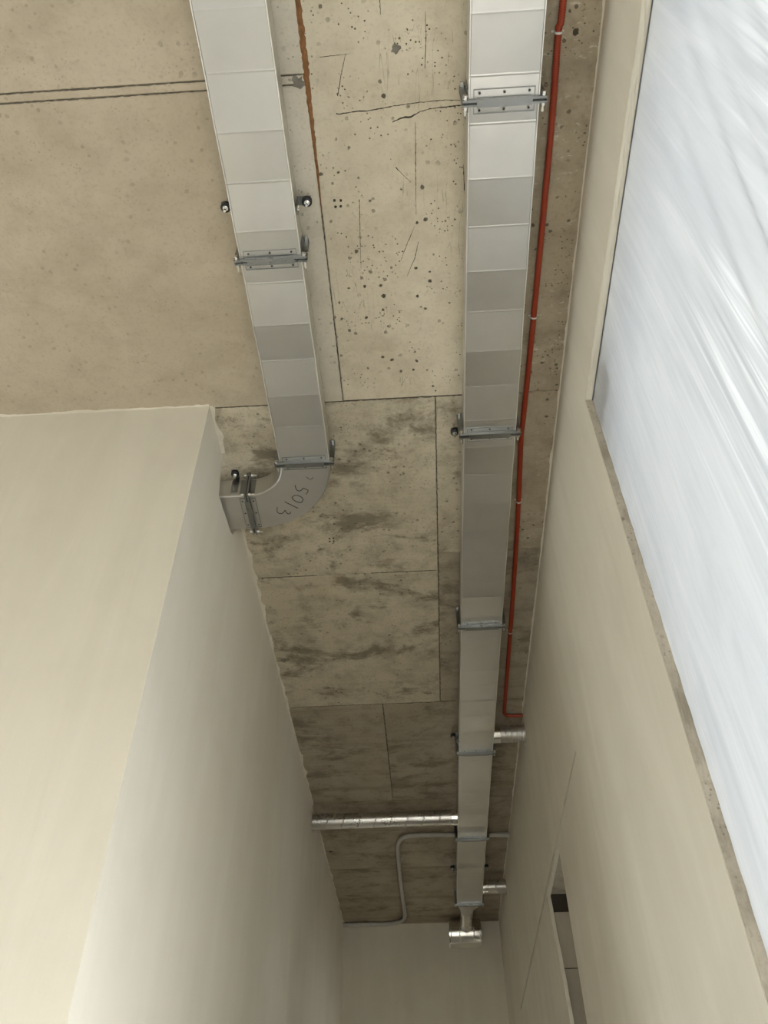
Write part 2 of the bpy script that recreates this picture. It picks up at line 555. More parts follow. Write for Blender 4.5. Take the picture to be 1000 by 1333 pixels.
mb = MB()
ribbon(mb, [(-0.238, -0.3), (-0.238, 0.4), (-0.237, 0.70), (-0.237, 0.9), (-0.236, 1.0), (-0.238, 1.14)],
       [0.012, 0.014, 0.019, 0.012, 0.007, 0.002], H + 0.0005, 0.002, 0.12, 0.008)
mb.build('rusted_strip', M['rust'], slab)['label'] = 'orange rusted strip in the ceiling joint'
CZ = H + 0.0016
cracks = [([(-0.163, 0.846), (-0.12, 0.843), (-0.069, 0.842), (0.0, 0.834), (0.065, 0.829), (0.153, 0.826), (0.205, 0.83)], [0.005, 0.004, 0.003, 0.003, 0.0015]),
          ([(-0.002, 0.877), (0.03, 0.867), (0.052, 0.866), (0.08, 0.853), (0.108, 0.848), (0.16, 0.845), (0.222, 0.842)], [0.004, 0.006, 0.003, 0.004, 0.005]),
          ([(0.065, 0.883), (0.062, 1.0), (0.059, 1.162)], [0.0015, 0.003, 0.001]),
          ([(-0.154, 0.797), (-0.142, 0.75), (-0.122, 0.689)], [0.003, 0.003, 0.001]),
          ([(-0.116, 1.102), (-0.122, 1.2), (-0.129, 1.335)], [0.003, 0.002, 0.001]),
          ([(-0.195, 0.694), (-0.15, 0.692), (-0.111, 0.69)], [0.0015, 0.002, 0.001]),
          ([(0.001, 1.009), (0.02, 1.03), (0.046, 1.058)], [0.003, 0.002, 0.001]),
          ([(0.206, 1.014), (0.211, 1.09), (0.217, 1.159)], [0.003, 0.004, 0.002]),
          ([(0.004, 1.316), (0.03, 1.25), (0.053, 1.2)], [0.001, 0.003, 0.001]),
          ([(0.022, 1.373), (0.05, 1.31), (0.064, 1.253)], [0.001, 0.003, 0.002]),
          ([(0.10, 0.60), (0.10, 0.67), (0.096, 0.74)], [0.001, 0.003, 0.002]),
          ([(-0.02, 0.52), (-0.02, 0.60)], [0.002, 0.003]),
          ([(-0.303, 2.339), (-0.27, 2.5), (-0.245, 2.623)], [0.002, 0.002, 0.001]),
          ([(-0.07, 2.84), (-0.02, 2.83), (0.05, 2.80), (0.108, 2.78)], [0.002, 0.006, 0.008, 0.012])]
for pts, w in cracks:
    mb = MB()
    ribbon(mb, pts, w, CZ + 0.0006, 0.0008, 0.3, 0.006)
    mb.build('crack', M['crack'], slab)
for pts, w in (([(-3.0, 0.735), (-1.0, 0.735), (-0.245, 0.735)], [0.003, 0.0045, 0.003, 0.005, 0.003, 0.002]),
               ([(-3.0, 0.761), (-1.0, 0.761), (-0.245, 0.761)], [0.002, 0.003, 0.0045, 0.003, 0.002]),
               ([(XL + 0.02, 1.875), (-0.3, 1.875), (0.30, 1.875)], [0.006, 0.005, 0.007, 0.004, 0.006, 0.003]),
               ([(-0.238, 1.14), (-0.238, 1.5), (-0.238, 1.87)], [0.004, 0.0025, 0.0035, 0.002]),
               ([(0.111, 1.88), (0.111, 2.9), (0.111, 3.95)], [0.003, 0.004, 0.006, 0.004, 0.003]),
               ([(XL + 0.03, 3.974), (-0.3, 3.974), (0.2, 3.974)], [0.006, 0.009, 0.006, 0.010, 0.005]),
               ([(-0.21, 3.98), (-0.21, 4.5), (-0.21, 5.1)], [0.005, 0.007, 0.006, 0.003]),
               ([(XL + 0.03, 2.867), (-0.45, 2.867)], [0.010, 0.006, 0.003]),
               ([(-0.2, 2.867), (0.10, 2.867)], [0.003, 0.008, 0.004])):
    mb = MB()
    ribbon(mb, pts, w, CZ + 0.0004, 0.0004, 0.35, 0.010)
    mb.build('joint_dirt', M['joint'], slab)
# clusters of plug holes left by the formwork
for cx, cy in ((-0.185, 1.10), (-0.36, 2.62)):
    for k in range(4):
        mb = MB()
        x, y = cx + (k % 2) * 0.018 - 0.009 + random.uniform(-.002, .002), cy + (k // 2) * 0.02 + random.uniform(-.002, .002)
        ring = [(x + 0.0042 * math.cos(w * math.pi / 4) * random.uniform(.8, 1.2), y + 0.0042 * math.sin(w * math.pi / 4), 0) for w in range(8)]
        mb.loft([[(p[0], p[1], H + 0.004) for p in ring], [(p[0], p[1], H - 0.0005) for p in ring]])
        mb.build('plug_hole', M['crack'], slab)
# knocked-out pocket with grey filler beside the rust, and darker holes by the red conduit
for cx, cy, r, mt in ((-0.262, 0.755, 0.018, 'dust'), (0.508, 0.673, 0.010, 'crack'), (0.018, 0.685, 0.014, 'dust'), (-0.70, 3.52, 0.022, 'dust'), (-0.70, 5.9, 0.018, 'crack'), (-0.06, 1.44, 0.008, 'crack')):
    mb = MB()
    ring = []
    for k in range(14):
        w = 2 * math.pi * k / 14
        q = r * random.uniform(0.55, 1.25)
        ring.append((cx + q * math.cos(w), cy + q * math.sin(w)))
    mb.loft([[(x, y, H + 0.004) for x, y in ring], [(x, y, H + 0.0002) for x, y in ring], [(cx + (x - cx) * .5, cy + (y - cy) * .5, H - 0.0012) for x, y in ring]])
    mb.build('patch', M[mt], slab)

# ------------------------------------------------------------------ walls
# corridor wall on the left with the notch for the duct and the hole of the spiral duct
def jag(a, b, n, amp):
    out = []
    for k in range(n):
        f = k / n
        w = amp if k else 0
        out.append((a[0] + (b[0] - a[0]) * f + random.uniform(-w, w), a[1] + (b[1] - a[1]) * f + random.uniform(-w, w)))
    return out


notch = jag((2.50, H), (2.43, 3.865), 6, 0.005) + jag((2.43, 3.865), (2.385, 3.846), 3, 0.003) + jag((2.385, 3.846), (2.165, 3.822), 6, 0.003) + jag((2.165, 3.822), (2.125, 3.96), 5, 0.006) + [(2.115, H)]
outer = [(YF, 0), (YD, 0), (YD, H)] + notch + [(YF, H)]
wl = poly_slab('wall_left', outer, [circle2(5.228, 3.915, 0.058)], lambda u, v, d: (XL - d, u, v), 0.25, M['plaster_lightened'])
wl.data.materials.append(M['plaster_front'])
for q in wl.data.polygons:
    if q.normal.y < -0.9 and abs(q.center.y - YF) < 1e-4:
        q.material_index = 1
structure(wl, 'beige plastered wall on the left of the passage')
# projecting wall facing the camera, left
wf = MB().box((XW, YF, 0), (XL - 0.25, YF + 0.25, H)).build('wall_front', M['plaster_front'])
structure(wf, 'beige plastered wall facing the viewer on the left')
we = poly_slab('wall_far', rect2(XL - 0.25, 0, XR + 0.3, H), [], lambda u, v, d: (u, YD + d, v), 0.2, M['plaster'])
structure(we, 'shaded plaster end wall of the passage')

# right wall: plaster skin with the window, the doorway, the pipe holes and the long groove
YW0, YW1, ZW0, ZW1 = -2.6, 1.6505, 0.02, 3.641
ZFILM = 1.80          # the sheet covers the upper part of the opening only
DY0, DY1, DZ = 3.635, 4.20, 3.045
SK = 0.016
door_hole = [(DY0, 0.001)] + [(DY0, DZ)] + jag((DY0, DZ), (DY1 + 0.02, DZ - 0.012), 4, 0.0)[1:] + jag((DY1 + 0.02, DZ - 0.012), (DY1 - 0.12, 2.50), 9, 0.012) + jag((DY1 - 0.12, 2.50), (DY1 - 0.06, 1.2), 10, 0.02) + [(DY1 - 0.03, 0.001)]
pipe_holes = [circle2(4.195, 3.905, 0.062, 24, 0.07), circle2(6.421, 3.91, 0.058)]
groove = [(2.86, 3.056), (4.5, 3.054), (6.30, 3.058), (6.31, 3.078), (4.5, 3.075), (2.87, 3.072)]
wr = poly_slab('wall_right', rect2(YB, 0, YD, H), [rect2(YW0, ZW0, YW1, ZW1), door_hole, groove, rect2(6.5, 1.1, 7.1, 2.1)] + pipe_holes, lambda u, v, d: (XR + d, u, v), SK, M['plaster'])  # the high rectangle near the end wall is an unseen opening added for light
structure(wr, 'beige plastered wall on the right with window opening and doorway')
core = poly_slab('masonry_core', rect2(YB, -0.0, YD, H), [rect2(YW0, ZW0, YW1, ZW1), rect2(DY0, 0.001, DY1 + 0.13, DZ), rect2(6.5, 1.1, 7.1, 2.1), groove] + pipe_holes, lambda u, v, d: (XR + SK + d, u, v), 0.16, M['mortar'], wr)
MB().box((XR + SK + 0.161, 2.8, 3.03), (XR + SK + 0.18, 6.4, 3.10)).build('groove_back', M['plaster_raw'], wr)
# blocks of the far door jamb, one above the other, with a dark gap under the lintel
z = 2.948
zs = []
while z > 0.1:
    z2 = max(z - random.uniform(0.235, 0.25), 0.0)
    zs.append((z2, z))
    z = z2 - 0.006
for i, (a, b) in enumerate(zs):
    mb = MB()
    e = random.uniform(-0.006, 0.006)
    x0, x1, y0, y1, c = XR + SK + 0.001, XR + SK + 0.159, DY1 - 0.012 + e, DY1 + 0.129, 0.006
    mb.loft([[(x0 + c, y0, z_a), (x1 - c, y0, z_a), (x1, y0 + c, z_a), (x1, y1, z_a), (x0, y1, z_a), (x0, y0 + c, z_a)] for z_a in (a, b)])
    mb.build('block', M['block'], wr)
MB().box((XR + SK + 0.002, DY1 + 0.03, 2.949), (XR + SK + 0.158, DY1 + 0.128, DZ)).build('jamb_gap_shade', M['crack'], wr)  # dark box painted in as the shade of the open gap
# the side room behind the doorway, with an unseen window opening added to light the passage
bx0, bx1 = XR + SK + 0.16, XR + 1.6
wb = MB()
wb.box((bx1, 2.6, 0), (bx1 + 0.1, 3.1, 3.3)).box((bx1, 3.5, 0), (bx1 + 0.1, 5.4, 3.3)).box((bx1, 3.1, 0), (bx1 + 0.1, 3.5, 1.2)).box((bx1, 3.1, 2.0), (bx1 + 0.1, 3.5, 3.3)).box((bx0, 2.5, 0), (bx1 + 0.1, 2.6, 3.3)).box((bx0, 5.3, 0), (bx1, 5.4, 3.3)).box((bx0, 2.5, 3.3), (bx1 + 0.1, 5.4, 3.4))
structure(wb.build('wall_beyond', M['plaster_raw']), 'side room behind the doorway in the right wall')
# rough unplastered edges round the window opening
def rough_strip(name, run0, run1, place, w, depth=0.0035, mat='mortar'):
    """a lumpy mortar strip lining an edge of the opening; place(run, across, out) gives the point"""
    mb, n, m = MB(), 140, 5
    vs, fs = [], []
    for i in range(n + 1):
        for j in range(m + 1):
            k = depth * random.uniform(0.35, 1.0) if 0 < j < m else depth * 0.4
            vs.append(place(run0 + (run1 - run0) * i / n, w * j / m, k))
    for i in range(n):
        for j in range(m):
            a = i * (m + 1) + j
            fs.append((a, a + 1, a + m + 2, a + m + 1))
    o = mb.add(vs, fs).build(name, M[mat], wr)
    md = o.modifiers.new('body', 'SOLIDIFY')
    md.thickness, md.offset = 0.003, -1
    return o


MB().box((XR + 0.040, YW1 - 0.20, ZW1 - 0.16), (XR + 0.165, YW1 - 0.006, ZW1 - 0.006)).build('corner_shade_block', M['crack'], wr)  # added block behind the sheet, there to darken its upper corner
rough_strip('window_reveal', ZW0, ZW1, lambda t, a, o: (XR + 0.0015 + a, YW1 - o, t), 0.0225)
rough_strip('window_head', YW0, YW1, lambda t, a, o: (XR + 0.0015 + a, t, ZW1 - o), 0.0225, 0.0025, 'plaster')
# room behind the camera: left wall and back wall, both openings added to light the room
structure(poly_slab('wall_west', rect2(YB, 0, YF, H), [rect2(-1.5, 0.6, 0.5, 2.6)], lambda u, v, d: (XW - d, u, v), 0.2, M['plaster']), 'plaster wall at the far left of the room with an opening added for light')
structure(poly_slab('wall_back', rect2(XW, 0, XR, H), [rect2(-0.55, 0.02, 0.15, 2.2)], lambda u, v, d: (u, YB - d, v), 0.2, M['plaster']), 'plaster wall behind the viewer with an opening added for light')


# ragged plaster lines where the walls meet the ceiling
def ragged(parent, pts, w0, w1, mat, lumps=0.5):
    mb = MB()
    ws = [random.uniform(w0, w1) if random.random() < lumps else w0 for _ in range(max(8, int((Vector(pts[-1]) - Vector(pts[0])).length / 0.05)))]
    ribbon(mb, pts, ws, H + 0.0004, 0.0012, 0.12, 0.02)
    mb.build('plaster_seam', mat, parent)


ragged(wf, [(XW, YF - 0.004), (XL - 0.25, YF - 0.004), (XL, YF - 0.004)], 0.010, 0.030, M['plaster_raw'])
ragged(wl, [(XL + 0.003, YF), (XL + 0.003, 2.1)], 0.01, 0.045, M['plaster_raw'])
ragged(wl, [(XL + 0.003, 2.51), (XL + 0.003, 5.17)], 0.012, 0.045, M['plaster_raw'])
ragged(wl, [(XL + 0.003, 5.3), (XL + 0.003, YD)], 0.012, 0.03, M['plaster_raw'])
ragged(wr, [(XR - 0.002, YB), (XR - 0.002, 4.13)], 0.008, 0.018, M['plaster_raw'])
ragged(wr, [(XR - 0.002, 4.27), (XR - 0.002, YD)], 0.008, 0.016, M['plaster_raw'])
ragged(we, [(XL, YD - 0.003), (XR, YD - 0.003)], 0.008, 0.014, M['plaster_raw'])

# ------------------------------------------------------------------ plastic sheet over the window
def make_film():
    ny, nz = 340, 200
    y0, y1, z0, z1 = YW0 + 0.001, YW1 - 0.0042, ZFILM, ZW1 - 0.0032
    ph = [random.uniform(0, 6.28) for _ in range(12)]
    vs, fs = [], []
    for j in range(nz + 1):
        for i in range(ny + 1):
            y = y0 + (y1 - y0) * i / ny
            z = z0 + (z1 - z0) * j / nz
            # distance from the pinned edges keeps the sheet flat there
            ey = min((y1 - y), (y - y0))
            ez = (z1 - z)
            hold = min(1.0, ey / 0.25) * min(1.0, ez / 0.35)
            # folds hang nearly upright and fan out from a gather at the top
            fan = y + 0.33 * (z - 3.0) * max(0.0, min(1.0, (1.15 - y) / 0.8))
            amp = 0.10 + 0.90 * max(0.0, min(1.0, (1.10 - y) / 0.45)) * max(0.25, min(1.0, (3.25 - z) / 0.5))
            d = 0.0055 * math.sin(fan * 58 + 2.0 * math.sin(z * 1.7 + ph[0]) + ph[1])
            d += 0.0045 * math.sin(fan * 97 + 1.6 * math.sin(z * 2.3 + ph[2]) + ph[3]) * (0.5 + 0.5 * math.sin(fan * 6 + ph[4]))
            d += 0.0022 * math.sin(fan * 171 + 1.2 * math.sin(z * 3.1 + ph[5])) * (0.5 + 0.5 * math.sin(z * 2 + y * 5 + ph[6]))
            d *= amp
            d += 0.02 * math.sin(y * 3.3 + z * 1.3 + ph[7]) * 0.5
            # little puckers where it is taped to the jamb and the head
            pk = 0.0006 * math.sin(z * 66 + ph[9]) * math.exp(-(y1 - y) / 0.05)
            pk += 0.0006 * math.sin(y * 60 + ph[10]) * math.exp(-(z1 - z) / 0.05)
            vs.append((XR + 0.024 + 0.60 * d * hold + pk, y, z))
    for j in range(nz):
        for i in range(ny):
            a = j * (ny + 1) + i
            fs.append((a, a + ny + 1, a + ny + 2, a + 1))      # faces the room
    mb = MB().add(vs, fs)
    o = mb.build('plastic_sheet', M['film'], smooth=True, origin=(XR + 0.024, (YW0 + YW1) / 2, ZFILM), recalc=False)
    tp = MB().box((XR + 0.0215, y0, z1 - 0.007), (XR + 0.0232, y1, z1 - 0.0002))
    tp.build('tape', M['tape'], o)['label'] = 'dark tape along the top edge'
    return tag(o, 'translucent wrinkled plastic sheet stretched over the window opening', 'plastic sheet')


make_film()


# ------------------------------------------------------------------ flat sheet-metal ducts
def section(parent, x0, x1, y0, y1, creases, mat=None, name='duct_section', amp=0.0042):
    """one length of flat duct along Y: chamfered cross-section, folded slightly at each stiffening crease"""
    ys = [y0] + [c for c in creases if y0 + 0.02 < c < y1 - 0.02] + [y1]
    c = 0.0036
    rings = []
    sg = random.choice((-1, 1))
    for k, y in enumerate(ys):
        d = 0.0 if k in (0, len(ys) - 1) else sg * amp * random.uniform(0.35, 1.0)
        sg = -sg
        zb, zt = ZB + d, ZT - d * 0.3
        rings.append([(x0 + c, y, zb), (x1 - c, y, zb), (x1, y, zb + c), (x1 + d * .1, y, zt - c), (x1 - c, y, zt), (x0 + c, y, zt), (x0 - d * .1, y, zt - c), (x0, y, zb + c)])
        if 0 < k < len(ys) - 1:          # rolled bead at the crease
            b = 0.0005
            rings[-1:] = [[(p[0], p[1] - 0.004, p[2]) for p in rings[-1]],
                          [(p[0], p[1], p[2] - (b if q in (0, 1) else 0)) for q, p in enumerate(rings[-1])],
                          [(p[0], p[1] + 0.004, p[2]) for p in rings[-1]]]
    sec = MB().loft(rings).build(name, mat or M['galv'], parent)
    for xe, sx in ((x0, -1), (x1, 1)):      # folded lock seam along both lower edges
        e = MB()
        e.loft([[(xe - sx * 0.0020, q[0][1], q[0][2] + 0.001), (xe - sx * 0.0020, q[0][1], q[0][2] - 0.0012), (xe + sx * 0.0010, q[0][1], q[0][2] - 0.0012), (xe + sx * 0.0010, q[0][1], q[0][2] + 0.006)] for q in rings])
        e.build('edge_seam', M['seam'], sec)
    return sec


def flange(parent, frame, w0, w1, detail=True):
    """bolted frame round a duct joint; frame(u, v, z) maps along-duct u, across v, height z"""
    r = 0.019
    mb = MB()

    def bx(u0, v0, z0, u1, v1, z1):
        p, q = frame(u0, v0, z0), frame(u1, v1, z1)
        mb.box([min(a, b) for a, b in zip(p, q)], [max(a, b) for a, b in zip(p, q)])
    for u0, u1 in ((-0.0085, -0.003), (0.003, 0.0085)):
        bx(u0, w0 - r, ZB - r * .75, u1, w1 + r, ZB)
        bx(u0, w0 - r, ZT, u1, w1 + r, ZT + r * .8)
        bx(u0, w0 - r, ZB, u1, w0, ZT)
        bx(u0, w1, ZB, u1, w1 + r, ZT)
    if detail:
        for s in (-1, 1):
            ua, ub = (s * 0.0085, s * 0.030)
            # lips that wrap onto the sheet: only their hemmed edge stands proud
            bx(ub, w0 + 0.012, ZB - 0.0034, ub + s * 0.0016, w1 - 0.012, ZB - 0.0004)
            bx(ua, w0 + 0.012, ZB - 0.0034, ub, w0 + 0.0136, ZB - 0.0004)
            bx(ua, w1 - 0.0136, ZB - 0.0034, ub, w1 - 0.012, ZB - 0.0004)
            bx(ua, w0 - 0.0025, ZB + 0.010, ub, w0 - 0.0003, ZT - 0.010)
            bx(ua, w1 + 0.0003, ZB + 0.010, ub, w1 + 0.0025, ZT - 0.010)
    fl = mb.build('flange', M['galv_profile'], parent)
    g = MB()
    mb = g
    bx(-0.003, w0 - r * .8, ZB - r * .55, 0.003, w1 + r * .8, ZB)
    bx(-0.003, w0 - r * .8, ZB, 0.003, w0, ZT)
    bx(-0.003, w1, ZB, 0.003, w1 + r * .8, ZT)
    g.build('gasket', M['gasket'], fl)
    # clamp rail hooked over both flanges along the underside
    mb = c = MB()
    bx(-0.0105, w0 + 0.02, ZB - r * .75 - 0.003, 0.0105, w1 - 0.02, ZB - r * .75)
    bx(-0.0105, w0 + 0.02, ZB - r * .75, -0.0087, w1 - 0.02, ZB - r * .2)
    bx(0.0087, w0 + 0.02, ZB - r * .75, 0.0105, w1 - 0.02, ZB - r * .2)
    c.build('clamp_rail', M['galv_profile'], fl)
    for v in (w0 - r * .55, w1 + r * .55):
        for zz in (ZB - r * .3, ZT + r * .3):
            b = MB()
            b.tube([frame(-0.020, v, zz), frame(-0.0085, v, zz)], 0.0068, 6)
            b.tube([frame(-0.0085, v, zz), frame(0.033, v, zz)], 0.0040, 8)
            b.tube([frame(0.0088, v, zz), frame(0.0165, v, zz)], 0.0072, 6)
            b.build('bolt', M['zinc'], fl)
    if detail:
        for s in (-1, 1):
            for k in range(3):
                v = w0 + 0.028 + (w1 - w0 - 0.056) * k / 2
                b = MB()
                b.tube([frame(s * 0.022, v, ZB - 0.0032), frame(s * 0.022, v, ZB - 0.0050)], [0.0036, 0.0022], 8)
                b.build('rivet', M['gasket'], fl)
    return fl


def frame_y(yc):
    return lambda u, v, z: (v, yc + u, z)


def frame_x(xc):
    return lambda u, v, z: (xc + u, v, z)


# --- long duct on the right
RX0, RX1 = 0.208, 0.398
rd = thing('ventilation_duct', 'long straight flat galvanised duct running the whole passage beside the red conduit', 'duct', ((RX0 + RX1) / 2, 3.0, ZB))
rfl = [-2.69, -1.53, -0.37, 0.79, 1.952, 3.115, 4.298, 5.441, 6.608]
rcr = [[-0.31 + 0.148 * k - 1.16 * q for k in range(8)] for q in (2, 1, 0)] + \
      [[0.85, 1.001, 1.148, 1.293, 1.441, 1.589, 1.739, 1.887], [2.015, 2.164, 2.318, 2.474, 2.611, 2.767, 2.9, 3.057],
       [3.17, 3.323, 3.48, 3.62, 3.76, 3.92, 4.063, 4.20], [4.36, 4.5, 4.65, 4.8, 4.95, 5.1, 5.25, 5.38], [5.5, 5.65, 5.8, 5.95, 6.1, 6.25, 6.4, 6.55]]
for i in range(len(rfl) - 1):
    section(rd, RX0, RX1, rfl[i] + 0.0035, rfl[i + 1] - 0.0035, rcr[i])
for y in rfl:
    flange(rd, frame_y(y), RX0, RX1)
# square-to-round transition, neck and drum at the end
cx, cz = (RX0 + RX1) / 2 - 0.012, 3.912
N = 32


def sq_ring(y, f, rad):
    out = []
    for k in range(N):
        w = 2 * math.pi * (k + 0.5) / N
        c, s = math.cos(w), math.sin(w)
        m = max(abs(c) / ((RX1 - RX0) / 2), abs(s) / ((ZT - ZB) / 2))
        sq = Vector(((RX0 + RX1) / 2 + c / m, y, (ZB + ZT) / 2 + s / m))
        ci = Vector((cx + c * rad, y, cz + s * rad))
        p = sq.lerp(ci, f)
        out.append((p.x, y, p.z))
    return out


tr = MB().loft([sq_ring(6.6115, 0, 0.052), sq_ring(6.64, 0.04, 0.052), sq_ring(6.83, 1.0, 0.052), sq_ring(6.87, 1.0, 0.052)]).build('transition', M['galv'], rd)
smooth_by_angle(tr, 40)
nk = MB().tube([(cx, 6.87, cz), (cx, 7.0, cz - 0.004), (cx, 7.22, cz - 0.022)], [0.0525, 0.051, 0.050], 32, False).build('neck', M['polished'], rd, smooth=True)
dy, dz_, dr = 7.290, 3.872, 0.108
xa, xb = 0.150, 0.410
t = MB()
L = xb - xa
t.lathe((xa, dy, dz_), (1, 0, 0), [(0.010, dr - 0.0015), (0, dr - 0.0015), (0, dr), (L, dr), (L, dr - 0.0015), (0.010, dr - 0.0015)], 48)
tee = t.build('tee_drum', M['polished'], rd)
smooth_by_angle(tee, 40)
for x in (xa + 0.012, xb - 0.012, cx - 0.058, cx + 0.058):
    b = MB()
    b.lathe((x, dy, dz_), (1, 0, 0), [(-0.004, dr + 0.0002), (-0.001, dr + 0.0032), (0.001, dr + 0.0032), (0.004, dr + 0.0002)], 48)
    b.build('bead', M['polished'], tee, smooth=True)
MB().tube([(xa + 0.006, dy, dz_), (xa + 0.008, dy, dz_)], dr - 0.002, 40).build('end_cap', M['polished'], tee)

# --- duct on the left with the bend into the wall
LX0, LX1 = -0.4925, -0.3035
ld = thing('ventilation_duct', 'flat galvanised duct on the left that bends into the wall through a marked elbow', 'duct', ((LX0 + LX1) / 2, 1.5, ZB))
lfl = [-2.27, -1.11, 0.05, 1.212, 2.050]
lcr = [[-2.2 + 0.148 * k for k in range(8)], [-1.05 + 0.148 * k for k in range(8)], [0.11, 0.25, 0.40, 0.53, 0.678, 0.829, 0.972, 1.118], [1.294, 1.444, 1.588, 1.733, 1.878]]
section(ld, LX0, LX1, YB + 0.05, lfl[0] - 0.0035, [])
for i in range(len(lfl) - 1):
    section(ld, LX0, LX1, lfl[i] + 0.0035, lfl[i + 1] - 0.0035, lcr[i])
for y in lfl:
    flange(ld, frame_y(y), LX0, LX1)
# elbow
ex, ey, ri = -0.6415, 2.060, 0.149
ro = ri + (LX1 - LX0)
rings = []
c = 0.0036


def elbow_ring(cw, sw, off=(0, 0)):
    pr = []
    for rr, z in ((ri + c, ZB), (ro - c, ZB), (ro, ZB + c), (ro, ZT - c), (ro - c, ZT), (ri + c, ZT), (ri, ZT - c), (ri, ZB + c)):
        pr.append((ex + rr * cw + off[0], ey + rr * sw + off[1], z))
    return pr


rings.append(elbow_ring(1, 0, (0, -0.0065)))
for k in range(25):
    w = math.pi / 2 * k / 24
    rings.append(elbow_ring(math.cos(w), math.sin(w)))
rings.append(elbow_ring(0, 1, (-0.003, 0)))
elb = MB().loft(rings).build('elbow', M['galv'], ld)
smooth_by_angle(elb, 20)
SY0, SY1 = ey + ri, ey + ro
flange(ld, frame_x(-0.648), SY0, SY1)
mb = MB()
c = 0.0036
mb.loft([[(x, SY0 + c, ZB), (x, SY1 - c, ZB), (x, SY1, ZB + c), (x, SY1, ZT - c), (x, SY1 - c, ZT), (x, SY0 + c, ZT), (x, SY0, ZT - c), (x, SY0, ZB + c)] for x in (-0.6515, -0.93)])
mb.build('duct_section', M['galv'], ld)
# number written by hand on the underside of the elbow
strokes = [[(-0.401, 2.123), (-0.393, 2.136), (-0.381, 2.138), (-0.374, 2.127)],
           [(-0.413, 2.217), (-0.400, 2.196), (-0.411, 2.188), (-0.421, 2.181), (-0.427, 2.193), (-0.440, 2.198), (-0.449, 2.189), (-0.450, 2.165)],
           [(-0.470, 2.228), (-0.458, 2.218), (-0.443, 2.221), (-0.429, 2.235), (-0.429, 2.250), (-0.439, 2.262), (-0.454, 2.256), (-0.467, 2.245), (-0.471, 2.230)],
           [(-0.504, 2.251), (-0.480, 2.271), (-0.455, 2.291)],
           [(-0.537, 2.279), (-0.542, 2.302), (-0.538, 2.316), (-0.519, 2.317), (-0.508, 2.296), (-0.506, 2.309), (-0.501, 2.320), (-0.492, 2.321), (-0.487, 2.310)]]
mb = MB()
for q, s in enumerate(strokes):
    w = 0.0028 if q else 0.0016
    pts = s
    for _ in range(2):        # round the corners of the pen stroke
        n = [pts[0]]
        for a, b in zip(pts[:-1], pts[1:]):
            n += [(a[0] * .75 + b[0] * .25, a[1] * .75 + b[1] * .25), (a[0] * .25 + b[0] * .75, a[1] * .25 + b[1] * .75)]
        pts = n + [pts[-1]]
    ribbon(mb, pts, [w * .8, w, w], ZB - 0.0008, 0.0002, 0.05, 0.004)
mb.build('handwritten_number', M['ink'], elb)['label'] = 'the number 5013 in black marker'


# ------------------------------------------------------------------ hangers
def hanger(x, y, side, label, zr=3.945, axis='x', gap=None):
    """threaded rod from the ceiling with rubber-cushioned bracket; side = unit step towards the duct"""
    h = thing('duct_hanger', label, 'hanger', (x, y, H), 'threaded-rod hangers holding the flat ducts')
    MB().tube([(x, y, H), (x, y, zr - 0.030)], 0.0042, 10).build('threaded_rod', M['zinc'], h)
    b = MB()
    b.lathe((x, y, zr), (0, 0, 1), [(0.0068, 0.005), (0.0068, 0.0155), (-0.006, 0.0155), (-0.009, 0.0125), (-0.009, 0.005)], 24)
    b.build('rubber_buffer', M['rubber'], h)
    n = MB()
    n.tube([(x, y, zr - 0.009), (x, y, zr - 0.0105)], 0.0085, 18)
    n.build('washer', M['zinc'], h)
    n = MB()
    n.tube([(x, y, zr - 0.0105), (x, y, zr - 0.017)], 0.0062, 6)
    n.build('nut', M['zinc'], h)
    g = gap if gap else 0.029
    br = MB()

    def bx(u0, v0, z0, u1, v1, z1):
        p = (x + side * u0, y + v0, z0) if axis == 'x' else (x + v0, y + side * u0, z0)
        q = (x + side * u1, y + v1, z1) if axis == 'x' else (x + v1, y + side * u1, z1)
        br.box([min(a, c) for a, c in zip(p, q)], [max(a, c) for a, c in zip(p, q)])
    bx(-0.013, -0.014, zr + 0.007, g - 0.0025, 0.014, zr + 0.0095)
    bx(g - 0.0030, -0.014, 3.885, g - 0.0005, 0.014, zr + 0.0095)
    br.build('bracket', M['galv_profile'], h)
    for zz in (3.897, 3.915):
        s = MB()
        p = (x + side * (g - 0.0030), y, zz) if axis == 'x' else (x, y + side * (g - 0.0030), zz)
        q = (x + side * (g - 0.0085), y, zz) if axis == 'x' else (x, y + side * (g - 0.0085), zz)
        s.tube([p, q], [0.0050, 0.0034], 6)
        s.build('screw', M['zinc'], h)
    return h


hanger(-0.2730, 1.073, -1, 'hanger with black rubber buffer right of the left duct, near the rusted ceiling joint')
hanger(-0.5230, 1.075, 1, 'hanger peeking out left of the left duct, beside the wide smooth ceiling panel')
hanger(0.179, 2.004, 1, 'hanger beside the long duct where the first ceiling joint crosses the passage')
hanger(0.179, 4.245, 1, 'hanger left of the long duct, opposite the stub nearest the red conduit end')
hanger(0.178, 6.11, 1, 'small hanger left of the long duct near the end wall')
hanger(0.428, 6.11, -1, 'small hanger right of the long duct near the end wall')
hanger(-0.702, 2.180, 1, 'hanger on the short duct stub entering the left wall', 3.965, 'y')


